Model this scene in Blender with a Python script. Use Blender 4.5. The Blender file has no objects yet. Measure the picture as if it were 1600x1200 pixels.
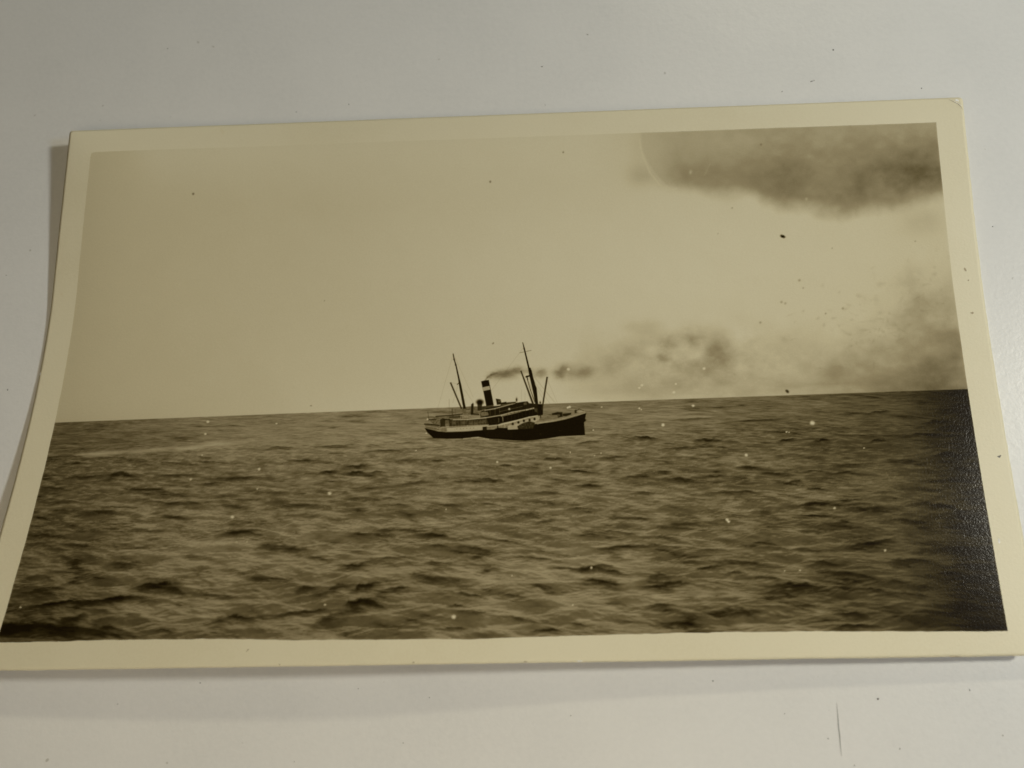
import bpy, math
import numpy as np
from mathutils import Matrix, Vector

scene = bpy.context.scene
col = scene.collection
MM = .001                                     # the plan of the print is in millimetres, the scene in metres

# ---------------------------------------------------------------- where the print lies, and the camera over it
W, H = 117.0, 67.65028                        # paper size
BL, BR, BT, BB = 3.216, 3.546, 3.223, 2.678   # white borders: left, right, top, bottom
TILT = 0.048; DROP = -.05                     # the curled sheet rocks back a little on the table
def rotvec(r):
    r = np.array(r, float); t = np.linalg.norm(r); k = r / t
    K = np.array([[0, -k[2], k[1]], [k[2], 0, -k[0]], [-k[1], k[0], 0]])
    return np.eye(3) + math.sin(t) * K + (1 - math.cos(t)) * K @ K
RC = rotvec([2.9535893, -.02292062, -.06178585]); TC = np.array([-.66080559, -1.98272437, 97.86923678]); FPX = 1240.0
EYE = -RC.T @ TC
RT = np.array([[1, 0, 0], [0, math.cos(TILT), -math.sin(TILT)], [0, math.sin(TILT), math.cos(TILT)]])
def to_world(P): return (np.asarray(P, float) @ RT.T + np.array([0, 0, DROP])) * MM
def sheet(u, v):
    """the curled sheet: u along the long side from the left, v up from the lower edge"""
    t0, t1, b0, b1, vm, px = -.2426, .8344, 9.4514, 2.7617, .65254, 1.5734
    uu = u / W; a = np.clip((v / H - vm) / (1 - vm), 0, None); b = np.clip((vm - v / H) / vm, 0, None)
    z = (t0 * (1 - uu) + t1 * uu) * a ** px + (b0 * (1 - uu) + b1 * uu) * b ** px
    P = np.stack([u - W / 2, v - H / 2, z], -1)
    # the upper left corner springs up further, the lower left one less, the lower right a little more
    def bulge(cu, cv, r, p): return np.clip(1 - np.hypot(u - cu, v - cv) / r, 0, None) ** p
    d = 2.3 * bulge(0, H, 36, 1.8) - 3.3 * bulge(0, 0, 45, 1.4) + 1.2 * bulge(W, 0, 50, 1.5)
    return EYE + (P - EYE) * (1 - d / (EYE[2] - z))[..., None]
def normal(u, v):
    e = .05; a = sheet(u + e, v) - sheet(u - e, v); b = sheet(u, v + e) - sheet(u, v - e)
    n = np.cross(a, b); return n / np.linalg.norm(n, axis=-1, keepdims=True)
def plan(u, v):
    """plan units of the picture (those of the photograph) for a spot on the sheet"""
    c = sheet(u, v) @ RC.T + TC
    return 800 + FPX * c[..., 0] / c[..., 2], 600 + FPX * c[..., 1] / c[..., 2]

cam_data = bpy.data.cameras.new('camera'); cam = bpy.data.objects.new('camera', cam_data); col.objects.link(cam)
A = RT @ RC.T
loc = to_world(-RC.T @ TC)
M = Matrix(((A[0, 0], -A[0, 1], -A[0, 2], loc[0]), (A[1, 0], -A[1, 1], -A[1, 2], loc[1]), (A[2, 0], -A[2, 1], -A[2, 2], loc[2]), (0, 0, 0, 1)))
cam.matrix_world = M
cam_data.sensor_width = 36; cam_data.lens = 36 * FPX / 1600; cam_data.clip_start = .005; cam_data.clip_end = 20
cam_data.dof.use_dof = True; cam_data.dof.focus_distance = .097; cam_data.dof.aperture_fstop = 18
scene.camera = cam

# ---------------------------------------------------------------- light: a cool lamp low on the right, a warm one beyond the table, an added soft fill close over the near side
world = bpy.data.worlds.new('World'); scene.world = world; world.use_nodes = True
bg = world.node_tree.nodes['Background']; bg.inputs[0].default_value = (1, .70, .32, 1); bg.inputs[1].default_value = .014
def area(name, pos, aim, size, power, rgb, spread=180):
    d = bpy.data.lights.new(name, 'AREA'); d.shape = 'DISK'; d.size = size; d.energy = power; d.color = rgb; d.spread = math.radians(spread)
    o = bpy.data.objects.new(name, d); col.objects.link(o); o.location = pos
    o.rotation_euler = (Vector(aim) - Vector(pos)).to_track_quat('-Z', 'Y').to_euler(); return o
area('side_lamp', (.24, .036, .215), (.02, 0, 0), .035, .50, (1.0, .97, .83))
area('far_lamp', (.48, 1.20, 1.05), (.02, 0, 0), .12, 3.5, (1.0, .91, .64))
area('cool_high_lamp', (.30, -.05, .26), (.05, -.02, 0), .05, .18, (.36, .62, 1.0))
area('soft_near_fill', (.02, -.20, .22), (-.02, -.115, 0), .22, .072, (1.0, .82, .54), 75)  # added fill: brightens the near side, narrow beam keeps it off the far edge
vs = scene.view_settings; vs.view_transform = 'Standard'; vs.look = 'None'; vs.exposure = 0; vs.gamma = 1; vs.use_curve_mapping = False

# ---------------------------------------------------------------- helpers
def tag(o, label=None, cat=None, kind=None):
    if label: o['label'] = label
    if cat: o['category'] = cat
    if kind: o['kind'] = kind
    return o
def link(name, mesh, mat, parent=None):
    o = bpy.data.objects.new(name, mesh); col.objects.link(o)
    if mat: mesh.materials.append(mat)
    if parent: o.parent = parent
    return o
def new_mat(name):
    m = bpy.data.materials.new(name); m.use_nodes = True; nt = m.node_tree
    return m, nt, nt.nodes['Principled BSDF']
def node(nt, kind, **kw):
    n = nt.nodes.new(kind)
    for k, v in kw.items():
        if hasattr(n, k): setattr(n, k, v)
        else: n.inputs[k.replace('_', ' ')].default_value = v
    return n
def noise(nt, coord, scale, detail=2, rough=.5):
    n = node(nt, 'ShaderNodeTexNoise', Scale=scale, Detail=detail, Roughness=rough); nt.links.new(coord, n.inputs['Vector']); return n.outputs[0]
def mathn(nt, op, a, b, clamp=False):
    n = nt.nodes.new('ShaderNodeMath'); n.operation = op; n.use_clamp = clamp
    for i, q in enumerate((a, b)):
        if isinstance(q, (int, float)): n.inputs[i].default_value = q
        else: nt.links.new(q, n.inputs[i])
    return n.outputs[0]
def ramp(nt, fac, stops):
    n = nt.nodes.new('ShaderNodeValToRGB'); e = n.color_ramp.elements
    while len(e) < len(stops): e.new(.5)
    for k, (p, c) in enumerate(stops): e[k].position = p; e[k].color = (*c, 1)
    nt.links.new(fac, n.inputs[0]); return n.outputs[0]
def bump(nt, height, strength, dist, bsdf):
    n = node(nt, 'ShaderNodeBump', Strength=strength, Distance=dist); nt.links.new(height, n.inputs['Height']); nt.links.new(n.outputs[0], bsdf.inputs['Normal'])

PAPER = (.735, .68, .50)
def tone_rgb(t):
    keys = [(0, (.010, .007, .003)), (.10, (.018, .0125, .0055)), (.215, (.046, .036, .0155)), (.34, (.112, .094, .056)), (.47, (.222, .192, .130)), (.70, (.50, .456, .375)), (.93, (.875, .852, .79)), (1, (1, 1, 1))]
    return keys
def print_material():
    m, nt, b = new_mat('silver_print_emulsion')
    at = node(nt, 'ShaderNodeAttribute', attribute_name='tone'); co = nt.nodes.new('ShaderNodeTexCoord').outputs['Object']
    grain = mathn(nt, 'MULTIPLY', mathn(nt, 'SUBTRACT', noise(nt, co, 5200, 2, .7), .5), .055)
    mott = mathn(nt, 'MULTIPLY', mathn(nt, 'SUBTRACT', noise(nt, co, 260, 4, .6), .5), .022)
    t = mathn(nt, 'ADD', mathn(nt, 'ADD', at.outputs['Fac'], grain), mott, True)
    c = ramp(nt, t, [(p, tuple(q * w for q, w in zip(rgb, PAPER))) for p, rgb in tone_rgb(0)])
    nt.links.new(c, b.inputs['Base Color'])
    b.inputs['Roughness'].default_value = .18; b.inputs['Specular IOR Level'].default_value = .13
    h = mathn(nt, 'ADD', noise(nt, co, 4600, 2, .6), mathn(nt, 'MULTIPLY', noise(nt, co, 1100, 2), .3))
    bump(nt, h, .30, .00005, b)
    return m
def paper_material():
    m, nt, b = new_mat('aged_cream_paper'); co = nt.nodes.new('ShaderNodeTexCoord').outputs['Object']
    n = mathn(nt, 'ADD', mathn(nt, 'MULTIPLY', noise(nt, co, 45, 4, .6), .65), mathn(nt, 'MULTIPLY', noise(nt, co, 4200, 2, .7), .35))
    c = ramp(nt, n, [(.25, tuple(q * w for q, w in zip(PAPER, (.93, .915, .87)))), (.5, PAPER), (.75, tuple(q * w for q, w in zip(PAPER, (1.03, 1.035, 1.05))))])
    fx = ramp(nt, noise(nt, co, 240, 3, .7), [(.0, (1, 1, 1)), (.69, (1, 1, 1)), (.80, (.90, .84, .70))])
    mx = node(nt, 'ShaderNodeMix', data_type='RGBA', blend_type='MULTIPLY'); mx.inputs[0].default_value = 1
    nt.links.new(c, mx.inputs[6]); nt.links.new(fx, mx.inputs[7]); nt.links.new(mx.outputs[2], b.inputs['Base Color'])
    b.inputs['Roughness'].default_value = .48; b.inputs['Specular IOR Level'].default_value = .32
    bump(nt, noise(nt, co, 3000, 3, .6), .3, .00006, b)
    return m
def table_material():
    m, nt, b = new_mat('white_textured_laminate'); co = nt.nodes.new('ShaderNodeTexCoord').outputs['Object']
    n = mathn(nt, 'ADD', mathn(nt, 'MULTIPLY', noise(nt, co, 60, 5, .62), .6), mathn(nt, 'MULTIPLY', noise(nt, co, 1500, 3, .7), .4))
    c = ramp(nt, n, [(.28, (.685, .690, .690)), (.5, (.735, .738, .735)), (.72, (.770, .772, .768))])
    sp = ramp(nt, noise(nt, co, 950, 1, .3), [(0, (1, 1, 1)), (.80, (1, 1, 1)), (.85, (.70, .69, .66))])
    mx = node(nt, 'ShaderNodeMix', data_type='RGBA', blend_type='MULTIPLY'); mx.inputs[0].default_value = 1
    nt.links.new(c, mx.inputs[6]); nt.links.new(sp, mx.inputs[7]); nt.links.new(mx.outputs[2], b.inputs['Base Color'])
    b.inputs['Roughness'].default_value = .36; b.inputs['Specular IOR Level'].default_value = .32
    h = mathn(nt, 'ADD', noise(nt, co, 1050, 2, .55), mathn(nt, 'MULTIPLY', noise(nt, co, 2600, 1, .5), .5))
    bump(nt, h, .22, .0001, b)
    return m
def flat_material(name, rgb, rough=.6):
    m, nt, b = new_mat(name); co = nt.nodes.new('ShaderNodeTexCoord').outputs['Object']
    c = ramp(nt, noise(nt, co, 2500, 2), [(.3, tuple(q * .8 for q in rgb)), (.7, tuple(min(1, q * 1.15) for q in rgb))])
    nt.links.new(c, b.inputs['Base Color']); b.inputs['Roughness'].default_value = rough
    return m
MAT_PRINT, MAT_PAPER, MAT_TABLE = print_material(), paper_material(), table_material()
MAT_DUST = flat_material('dark_dust', (.12, .11, .10)); MAT_SCRATCH = flat_material('grey_scuff', (.33, .33, .33)); MAT_CHIP = flat_material('bare_white_paper_fibre', (.86, .85, .82), .5); MAT_FOX = flat_material('brown_foxing', (.42, .35, .22))

# ---------------------------------------------------------------- the printed picture (tone of the emulsion, 0 = black, 1 = bare paper)
def hash2(ix, iy, seed):
    h = (ix.astype(np.int64) * 374761393 + iy.astype(np.int64) * 668265263 + seed * 974634777) & 0xFFFFFFFF
    h = ((h ^ (h >> 13)) * 1274126177) & 0xFFFFFFFF
    return ((h ^ (h >> 16)) & 0xFFFF).astype(np.float32) / 65535.0
def vnoise(x, y, seed=0):
    ix = np.floor(x); iy = np.floor(y); fx = x - ix; fy = y - iy
    fx = fx * fx * (3 - 2 * fx); fy = fy * fy * (3 - 2 * fy)
    a = hash2(ix, iy, seed); b = hash2(ix + 1, iy, seed); c = hash2(ix, iy + 1, seed); d = hash2(ix + 1, iy + 1, seed)
    return (a * (1 - fx) + b * fx) * (1 - fy) + (c * (1 - fx) + d * fx) * fy
def fbm(x, y, octs=4, seed=0, gain=.5):
    s = 0; a = 1; n = 0
    for k in range(octs):
        s = s + a * vnoise(x * 2 ** k, y * 2 ** k, seed + 17 * k); n += a; a *= gain
    return s / n - .5
def sstep(a, b, x):
    t = np.clip((x - a) / (b - a), 0, 1); return t * t * (3 - 2 * t)

class Canvas:
    """tone values at the grid points X, Y (rows x columns), drawn in the units of the print's own picture plan"""
    def __init__(s, X, Y):
        s.X = X.astype(np.float32); s.Y = Y.astype(np.float32); s.T = np.full(X.shape, .9, np.float32)
        s.rx = s.X.mean(0); s.ry = s.Y.mean(1)
    def win(s, x0, y0, x1, y1):
        # a loose index window; the grid is nearly axis aligned
        xm0 = s.X.max(0); xm1 = s.X.min(0); ym0 = s.Y.max(1); ym1 = s.Y.min(1)
        c = np.where((xm0 >= x0) & (xm1 <= x1))[0]; r = np.where((ym0 >= y0) & (ym1 <= y1))[0]
        if len(c) == 0 or len(r) == 0: return None
        return slice(r[0], r[-1] + 1), slice(c[0], c[-1] + 1)
    def blend(s, w, m, tone, mode='mix'):
        if mode == 'mix': s.T[w] = s.T[w] * (1 - m) + tone * m
        else: s.T[w] = s.T[w] * (1 - m * (1 - tone))
    def blob(s, x, y, rx, ry, tone, a=1, ang=0, p=2, mode='mix', rough=0, seed=0):
        R = max(rx, ry) * 2.6
        w = s.win(x - R, y - R, x + R, y + R)
        if w is None: return
        ca, sa = math.cos(math.radians(ang)), math.sin(math.radians(ang))
        dx = s.X[w] - x; dy = s.Y[w] - y
        u = (dx * ca + dy * sa) / rx; v = (-dx * sa + dy * ca) / ry
        if rough:
            u = u + rough * fbm(s.X[w] / rx * 1.3, s.Y[w] / ry * 1.3, 4, seed); v = v + rough * fbm(s.X[w] / rx * 1.3 + 9, s.Y[w] / ry * 1.3, 4, seed + 5)
        m = np.exp(-(u * u + v * v) ** (p / 2)) * a
        s.blend(w, m, tone, mode)
    def wave(s, x, y, l, h, a, ang, seed):
        # a dark wave face: ragged sharp crest above, fading below, thinning to both ends
        R = max(l, h) * 2.2
        w = s.win(x - R, y - R, x + R, y + R)
        if w is None: return
        ca, sa = math.cos(math.radians(ang)), math.sin(math.radians(ang))
        dx = s.X[w] - x; dy = s.Y[w] - y
        u = (dx * ca + dy * sa) / l; v = -dx * sa + dy * ca
        u = u + .7 * fbm(s.X[w] / l * 1.1, s.Y[w] / (h * 3), 3, seed)
        v = v + h * (1.5 * fbm(u * 1.6 + seed * 7.3, u * 0 + .5, 4, seed) - .55 * u * u) + h * .8 * fbm(s.X[w] / 9, s.Y[w] / 4, 3, seed + 3)
        v = v / h + .5
        prof = np.where(v < 0, np.exp(-(v / .38) ** 2), np.exp(-(v / 1.35) ** 2))
        m = prof * np.exp(-np.abs(u) ** 2.4) * a * (1 + .7 * fbm(s.X[w] / 16, s.Y[w] / 2.6, 3, seed + 6))
        s.T[w] *= 1 - m.clip(0, .9)
        m = np.exp(-((v + 1.1) / .55) ** 2) * np.exp(-np.abs(u) ** 2) * a * .16
        s.T[w] = s.T[w] * (1 - m) + .72 * m
    def poly(s, pts, tone, a=1, soft=.9, rough=0):
        P = np.array(pts, np.float32); pad = soft + 1
        w = s.win(P[:, 0].min() - pad, P[:, 1].min() - pad, P[:, 0].max() + pad, P[:, 1].max() + pad)
        if w is None: return None
        X = s.X[w]; Y = s.Y[w]; inside = np.zeros(X.shape, bool); d = np.full(X.shape, 1e9, np.float32)
        for i in range(len(P)):
            x0, y0 = P[i]; x1, y1 = P[(i + 1) % len(P)]
            ex, ey = x1 - x0, y1 - y0; L = ex * ex + ey * ey + 1e-9
            t = np.clip(((X - x0) * ex + (Y - y0) * ey) / L, 0, 1)
            d = np.minimum(d, (X - x0 - t * ex) ** 2 + (Y - y0 - t * ey) ** 2)
            if y0 != y1:
                c = ((y0 > Y) != (y1 > Y)) & (X < (x1 - x0) * (Y - y0) / (y1 - y0) + x0); inside ^= c
        d = np.sqrt(d); d = np.where(inside, -d, d)
        m = sstep(soft, -soft, d) * a
        if rough: tone = tone + rough * fbm(X / 2.2, Y / 2.2, 3, 3)
        s.blend(w, m, tone); return w, m
    def line(s, pts, w0, w1, tone, a=1, soft=.8):
        n = len(pts) - 1
        for i in range(n):
            x0, y0 = pts[i]; x1, y1 = pts[i + 1]
            wa = w0 + (w1 - w0) * i / n; wb = w0 + (w1 - w0) * (i + 1) / n; pad = max(wa, wb) + soft + 1
            w = s.win(min(x0, x1) - pad, min(y0, y1) - pad, max(x0, x1) + pad, max(y0, y1) + pad)
            if w is None: continue
            X = s.X[w]; Y = s.Y[w]; ex, ey = x1 - x0, y1 - y0; L = ex * ex + ey * ey + 1e-9
            t = np.clip(((X - x0) * ex + (Y - y0) * ey) / L, 0, 1)
            d = np.sqrt((X - x0 - t * ex) ** 2 + (Y - y0 - t * ey) ** 2) - (wa + (wb - wa) * t) / 2
            s.blend(w, sstep(soft, -soft, d) * a, tone)

def horizon(x): return 660.5 - (x - 86) * 52.5 / 1427 - 1.2 * np.sin(np.clip((x - 86) / 1427, 0, 1) * math.pi)

def wave_tile(n, size, lo, hi, wind, seed, spread):
    """height and slopes of a patch of windy sea, periodic"""
    rg = np.random.default_rng(seed)
    k = np.fft.fftfreq(n, size / n) * 2 * math.pi; KX, KZ = np.meshgrid(k, k)
    K = np.hypot(KX, KZ); K[0, 0] = 1
    A = K ** -2.0 * np.exp(-(2 * math.pi / hi / K) ** 2) * np.exp(-(K * lo / 2 / math.pi) ** 2)
    A *= np.abs(np.cos(np.arctan2(KZ, KX) - wind)) ** spread
    A[0, 0] = 0
    Hf = A * (rg.normal(size=(n, n)) + 1j * rg.normal(size=(n, n)))
    h = np.fft.ifft2(Hf).real; sd = h.std()
    gx = np.fft.ifft2(1j * KX * Hf).real / sd; gz = np.fft.ifft2(1j * KZ * Hf).real / sd
    return (h / sd).astype(np.float32), gx.astype(np.float32), gz.astype(np.float32)
def tap(a, x, z, size):
    n = a.shape[0]; u = x / size * n; v = z / size * n
    iu = np.floor(u).astype(np.int32); iv = np.floor(v).astype(np.int32); fu = (u - iu).astype(np.float32); fv = (v - iv).astype(np.float32)
    i0 = iu % n; i1 = (iu + 1) % n; j0 = iv % n; j1 = (iv + 1) % n
    return (a[j0, i0] * (1 - fu) + a[j0, i1] * fu) * (1 - fv) + (a[j1, i0] * (1 - fu) + a[j1, i1] * fu) * fv

def sea_tone(X, Y):
    """a swell seen from a ship's rail: march each sight line to the waves, shade by slope"""
    F, hc = 1700.0, 16.0
    side = ((X - 800) / F).astype(np.float32)
    sizeA, sizeB = 190.0, 23.0
    hA, gxA, gzA = wave_tile(512, sizeA, 1.8, 13.0, math.radians(66), 11, 2.2)
    hB, gxB, gzB = wave_tile(512, sizeB, .30, 2.2, math.radians(78), 5, 1.5)
    aA, aB = .30, .034
    s0 = np.maximum(Y - horizon(X), .6).astype(np.float32)
    out = 0
    for sub in (-.45, 0, .45):
        s = np.maximum(s0 + sub, .5)
        D0 = hc * F / s
        done = np.zeros(s.shape, bool); ampl = aA * 3.0; N = 22
        lo = D0 * (1 - ampl / hc); hi = D0 * (1 + ampl / hc); step = (hi - lo) / (N - 1)
        def gap(z):
            zz = np.minimum(z, 6000)
            return hc - s * z / F - aA * tap(hA, side * zz, zz, sizeA) * np.clip(500 / zz, 0, 1)
        first = hi.copy()
        for i in range(1, N):
            z = lo + step * i
            hit = (~done) & (gap(z) <= 0)
            first = np.where(hit, z, first); done |= hit
        a_, b_ = first - step, first
        for i in range(4):
            m_ = (a_ + b_) / 2; under = gap(m_) <= 0
            b_ = np.where(under, m_, b_); a_ = np.where(under, a_, m_)
        best = (a_ + b_) / 2
        zz = np.minimum(best, 6000); x = side * zz
        foot = zz * zz / (F * hc)
        gz = aA * tap(gzA, x, zz, sizeA) * np.clip(5.0 / foot, 0, 1) + aB * tap(gzB, x, zz, sizeB) * np.clip(.9 / foot, 0, 1)
        gx = aA * tap(gxA, x, zz, sizeA) * np.clip(5.0 / foot, 0, 1) + aB * tap(gxB, x, zz, sizeB) * np.clip(.9 / foot, 0, 1)
        out = out + np.tanh(-(gz * 1.0 + gx * .35) / .28)
    return out / 3, s0

# dark wave faces that can be picked out in the print: x, y, half length, half height, tilt, strength
DARK = [(186,743,22,5,0,.5),(135,745,20,3,-3,.4),(277,743,25,3,0,.4),(84,765,28,5,0,.35),(209,765,20,3,-4,.35),(270,810,28,4,3,.4),(378,748,60,3,-2,.35),
(330,757,18,4,0,.3),(371,792,30,3,6,.35),(287,787,30,4,0,.3),(371,832,28,4,-8,.45),(396,834,18,3,14,.4),(455,860,40,6,5,.4),(418,853,14,4,-10,.35),(499,873,17,3,5,.4),(121,853,24,4,6,.45),
(67,839,24,4,2,.35),(250,917,32,8,-4,.6),(179,937,40,5,-8,.65),(91,944,57,4,-5,.65),(111,969,22,8,-10,.55),(20,981,26,10,-6,.65),(84,984,90,10,2,.5),(175,985,40,6,6,.4),
(61,923,24,4,-8,.4),(111,911,14,3,-6,.35),(118,890,20,4,-3,.3),(364,967,30,6,2,.55),(472,957,50,4,-4,.45),(483,923,27,8,-8,.35),(256,986,14,3,8,.4),(533,917,20,5,-6,.35),(275,925,14,6,10,.4),
(554,729,17,4,-6,.45),(557,740,17,3,4,.5),(591,738,10,2.4,0,.45),(513,738,14,3,-6,.45),(682,721,14,2.6,-4,.35),(790,727,8,1.5,0,.6),(765,750,17,3,3,.45),(740,752,14,2,6,.3),(1006,684,16,2.5,2,.6),
(868,717,14,2.4,-3,.45),(918,691,14,2,-8,.4),(905,736,20,1.8,5,.45),(918,760,20,3,0,.45),(998,745,24,3.4,0,.35),(648,755,20,3.4,-6,.35),(682,837,20,4,2,.5),(561,834,14,3,4,.35),(638,829,30,3,2,.4),
(601,829,20,3,-4,.3),(787,846,32,3,10,.4),(743,858,24,3.4,10,.35),(686,853,14,2.6,6,.4),(746,870,7,2,0,.5),(554,885,18,4,-4,.55),(605,873,30,3,-3,.35),(682,880,20,3.4,2,.4),(571,917,17,6,-14,.55),
(615,920,17,3.4,-6,.4),(564,940,20,7,-8,.65),(588,946,16,5,18,.4),(520,967,36,7,-22,.35),(696,907,30,7,12,.35),(660,902,24,6,8,.3),(729,929,24,3.4,6,.4),(712,947,12,2.6,0,.45),(804,966,27,2.8,8,.4),(743,957,27,3,6,.35),
(922,888,28,5,-6,.5),(955,893,22,4,10,.5),(935,910,26,6,4,.5),(1030,902,18,6,-6,.5),(1026,918,20,4,6,.45),(972,856,36,3.4,-2,.5),(820,805,20,3.4,0,.35),(857,815,20,3.4,-4,.35),(993,810,24,2.4,2,.4),
(966,832,22,2.6,6,.35),(905,795,16,2.4,0,.3),(838,873,34,2.8,6,.4),(882,888,20,2.2,4,.4),(1033,947,20,5,-4,.45),(709,983,20,3,0,.4),(854,986,20,3.2,-3,.5),(905,976,14,2.2,8,.45),(800,930,20,3,10,.35),
(1105,688,15,3,0,.5),(1229,688,13,2.4,-6,.55),(1285,689,19,2.8,-4,.5),(1371,689,14,2.4,-6,.5),(1337,645,14,1.8,0,.4),(1375,644,15,2,-2,.45),(1172,731,19,3,2,.45),(1240,753,12,2.4,-6,.5),(1277,764,12,2,4,.55),
(1169,768,10,2,6,.5),(1060,750,30,5,3,.4),(1277,787,24,4.6,-4,.5),(1277,806,24,2,2,.6),(1360,795,38,5,0,.4),(1375,847,20,4,-8,.5),(1350,852,26,4,-3,.4),(1157,881,42,5,4,.4),(1109,887,22,3,-6,.45),
(1150,895,12,3,0,.5),(1247,917,42,7,3,.65),(1337,900,52,5,8,.45),(1362,922,30,3.6,8,.45),(1049,911,28,4.4,0,.45),(1262,947,22,4,4,.4),(1330,960,24,3.6,4,.45),(1161,960,19,3.6,0,.35),(1337,980,30,3.6,0,.5),
(1071,975,22,3.4,0,.4),(1431,877,30,4.4,4,.45),(1480,710,22,4,-4,.45),(1461,660,19,4.4,0,.45),(1067,821,42,4.4,-3,.35),(1191,851,24,3.6,4,.4),(1468,791,36,4.4,10,.45),(1120,745,24,3,0,.35),(1212,740,26,2.6,4,.4),
(1030,738,20,3,0,.3),(1090,655,30,2,-3,.35),(1180,657,34,2,-3,.35),(1140,770,30,3,0,.3),(1310,740,26,2.6,-2,.35),(1330,727,22,2.4,-4,.3),(1405,720,26,3,0,.3),(1440,680,30,3,-3,.4),(1420,815,34,4,4,.35),
(1250,860,22,3,-6,.3),(1200,905,26,3.6,3,.4),(1290,880,26,3,6,.3),(1120,860,22,3,0,.3),(1420,930,30,4,6,.35),(1460,960,40,5,3,.3),(1500,900,30,5,0,.3),(1030,840,20,3,0,.3),(1010,770,22,2.8,0,.3),
(440,700,20,2.4,-2,.35),(470,720,24,2.6,-3,.35),(520,698,24,2.2,-2,.3),(600,705,24,2.4,-2,.3),(430,770,26,3,-2,.3),(480,790,22,3,0,.3),(560,780,30,3.4,0,.3),(620,790,26,3,3,.3),(700,790,24,3,0,.3),(850,770,26,2.8,0,.3),
(780,780,22,2.8,2,.25),(640,720,20,2.4,-2,.25),(960,715,20,2.2,-3,.35),(1060,700,20,2.2,-3,.3),(300,870,22,3.4,4,.3),(200,880,26,4,-4,.3),(230,830,22,3.4,0,.3),(160,800,28,4,-3,.35),(330,930,30,4,5,.35),(420,905,30,4,0,.3),(100,800,22,4,0,.35)]
SPOT = [(325,659,2.3),(321,678,1.9),(405,733,2.3),(298,749,2),(402,764,1.4),(515,771,2.9),(363,808,2.9),(432,662,1.4),(508,945,1.8),(709,964,3.6),(777,722,1.8),(860,731,1.8),(1036,664,2.8),(924,887,2),
(1083,634,2.2),(1269,661,3.8),(1166,711,2.6),(1136,812,2.3),(1139,815,2),(1304,794,1.9),(1226,892,1.3),(1250,891,1.3),(1229,675,1.5),(1233,675.5,1.3),(888,577,2.6),(999,606,1.8),(1003,602,2.2),(1056,600,1.7),(1053,613,2.4),
(1100,576,2.4),(890,636,2.2),(887,637,1.8),(999,638,1.6),(1002,640,1.3),(668,655,1.4),(666,677,1.2),(927,672,1.4),(940,636,1.2),(316,711,1.3),(370,847,1.1),(386,847,1),(32,949,1.8),(1350,700,1.2),(1318,1e4,1),(1383,860,2),(697,796,1.1),(650,704,1.2),(891,707,1.3),(929,712,1.2),(939,708,1.3),(800,899,1.1),(895,945,1.2)]
SPECK = [(302,303,1.7,.8),(766,284,1.6,.7),(880,238,1.5,.5),(486,634,1.2,.5),(507,470,1,.4),(1189,226,1.6,.4),(1144,325,1.2,.4),(1122,365,1,.3),(1430,377,1.2,.4),(1300,388,1,.4),(770,537,1.4,.35),(771,536,1.2,.4),(1188,504,1.8,.35),(1221,472,2,.3),(1249,438,2,.35),(1255,450,1.4,.3),(1227,474,2,.25),(1290,490,1.4,.4),(1317,482,2,.35)]

# the steamship, in the enlarged plan of it (5.333 to one), lettered from stern to bow
def E(px, py): return (640 + px / 5.3333, 510 + py / 5.3333)
def EA(px, py): return (660 + px / 7.058, 530 + py / 7.058)
def EB(px, py): return (780 + px / 7.058, 530 + py / 7.058)
def es(L, f=E): return [f(*p) for p in L]
HULL = es([(126,848),(150,886),(200,931),(300,937),(420,935),(640,936),(760,941),(870,951),(960,953),(1060,946),(1180,929),(1250,916),(1462,906),(1453,800),(1468,784),(1462,772),(1471,722),(1400,746),(1300,776),(1200,796),(1045,814),(1030,850),(820,862),(815,848),(735,846),(700,860),(612,864),(450,878),(300,882),(240,876)])
FUNNEL = es([(648,466),(690,454),(732,450),(760,590),(786,724),(705,738),(680,610)], EA)
AFT_MAST = es([(334,160),(343,160),(356,222),(376,285),(412,440),(428,500),(480,765),(452,768),(404,510),(396,450),(364,290),(346,228)], EA)
AFT_BOOM = es([(302,480),(318,476),(440,765),(424,770)], EA)
FORE_MAST = es([(256,35),(263,38),(282,100),(336,318),(358,345),(372,410),(404,520),(416,575),(430,715),(398,715),(372,575),(330,390),(318,320),(270,108)], EB)
FORE_BOOM = es([(232,350),(246,346),(384,712),(362,714)], EB)
BOW_BOOM = es([(520,416),(538,416),(480,778),(464,778)], EB)
UPPER = es([(125,850),(128,800),(160,730),(330,690),(500,640),(560,615),(610,620),(640,660),(700,640),(720,605),(760,605),(790,630),(890,600),(985,625),(1020,650),(1110,640),(1112,745),(1080,770),(1190,720),(1280,715),(1400,690),(1470,722),(1045,814),(1030,850),(820,862),(735,846),(612,864),(300,882)])

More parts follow.
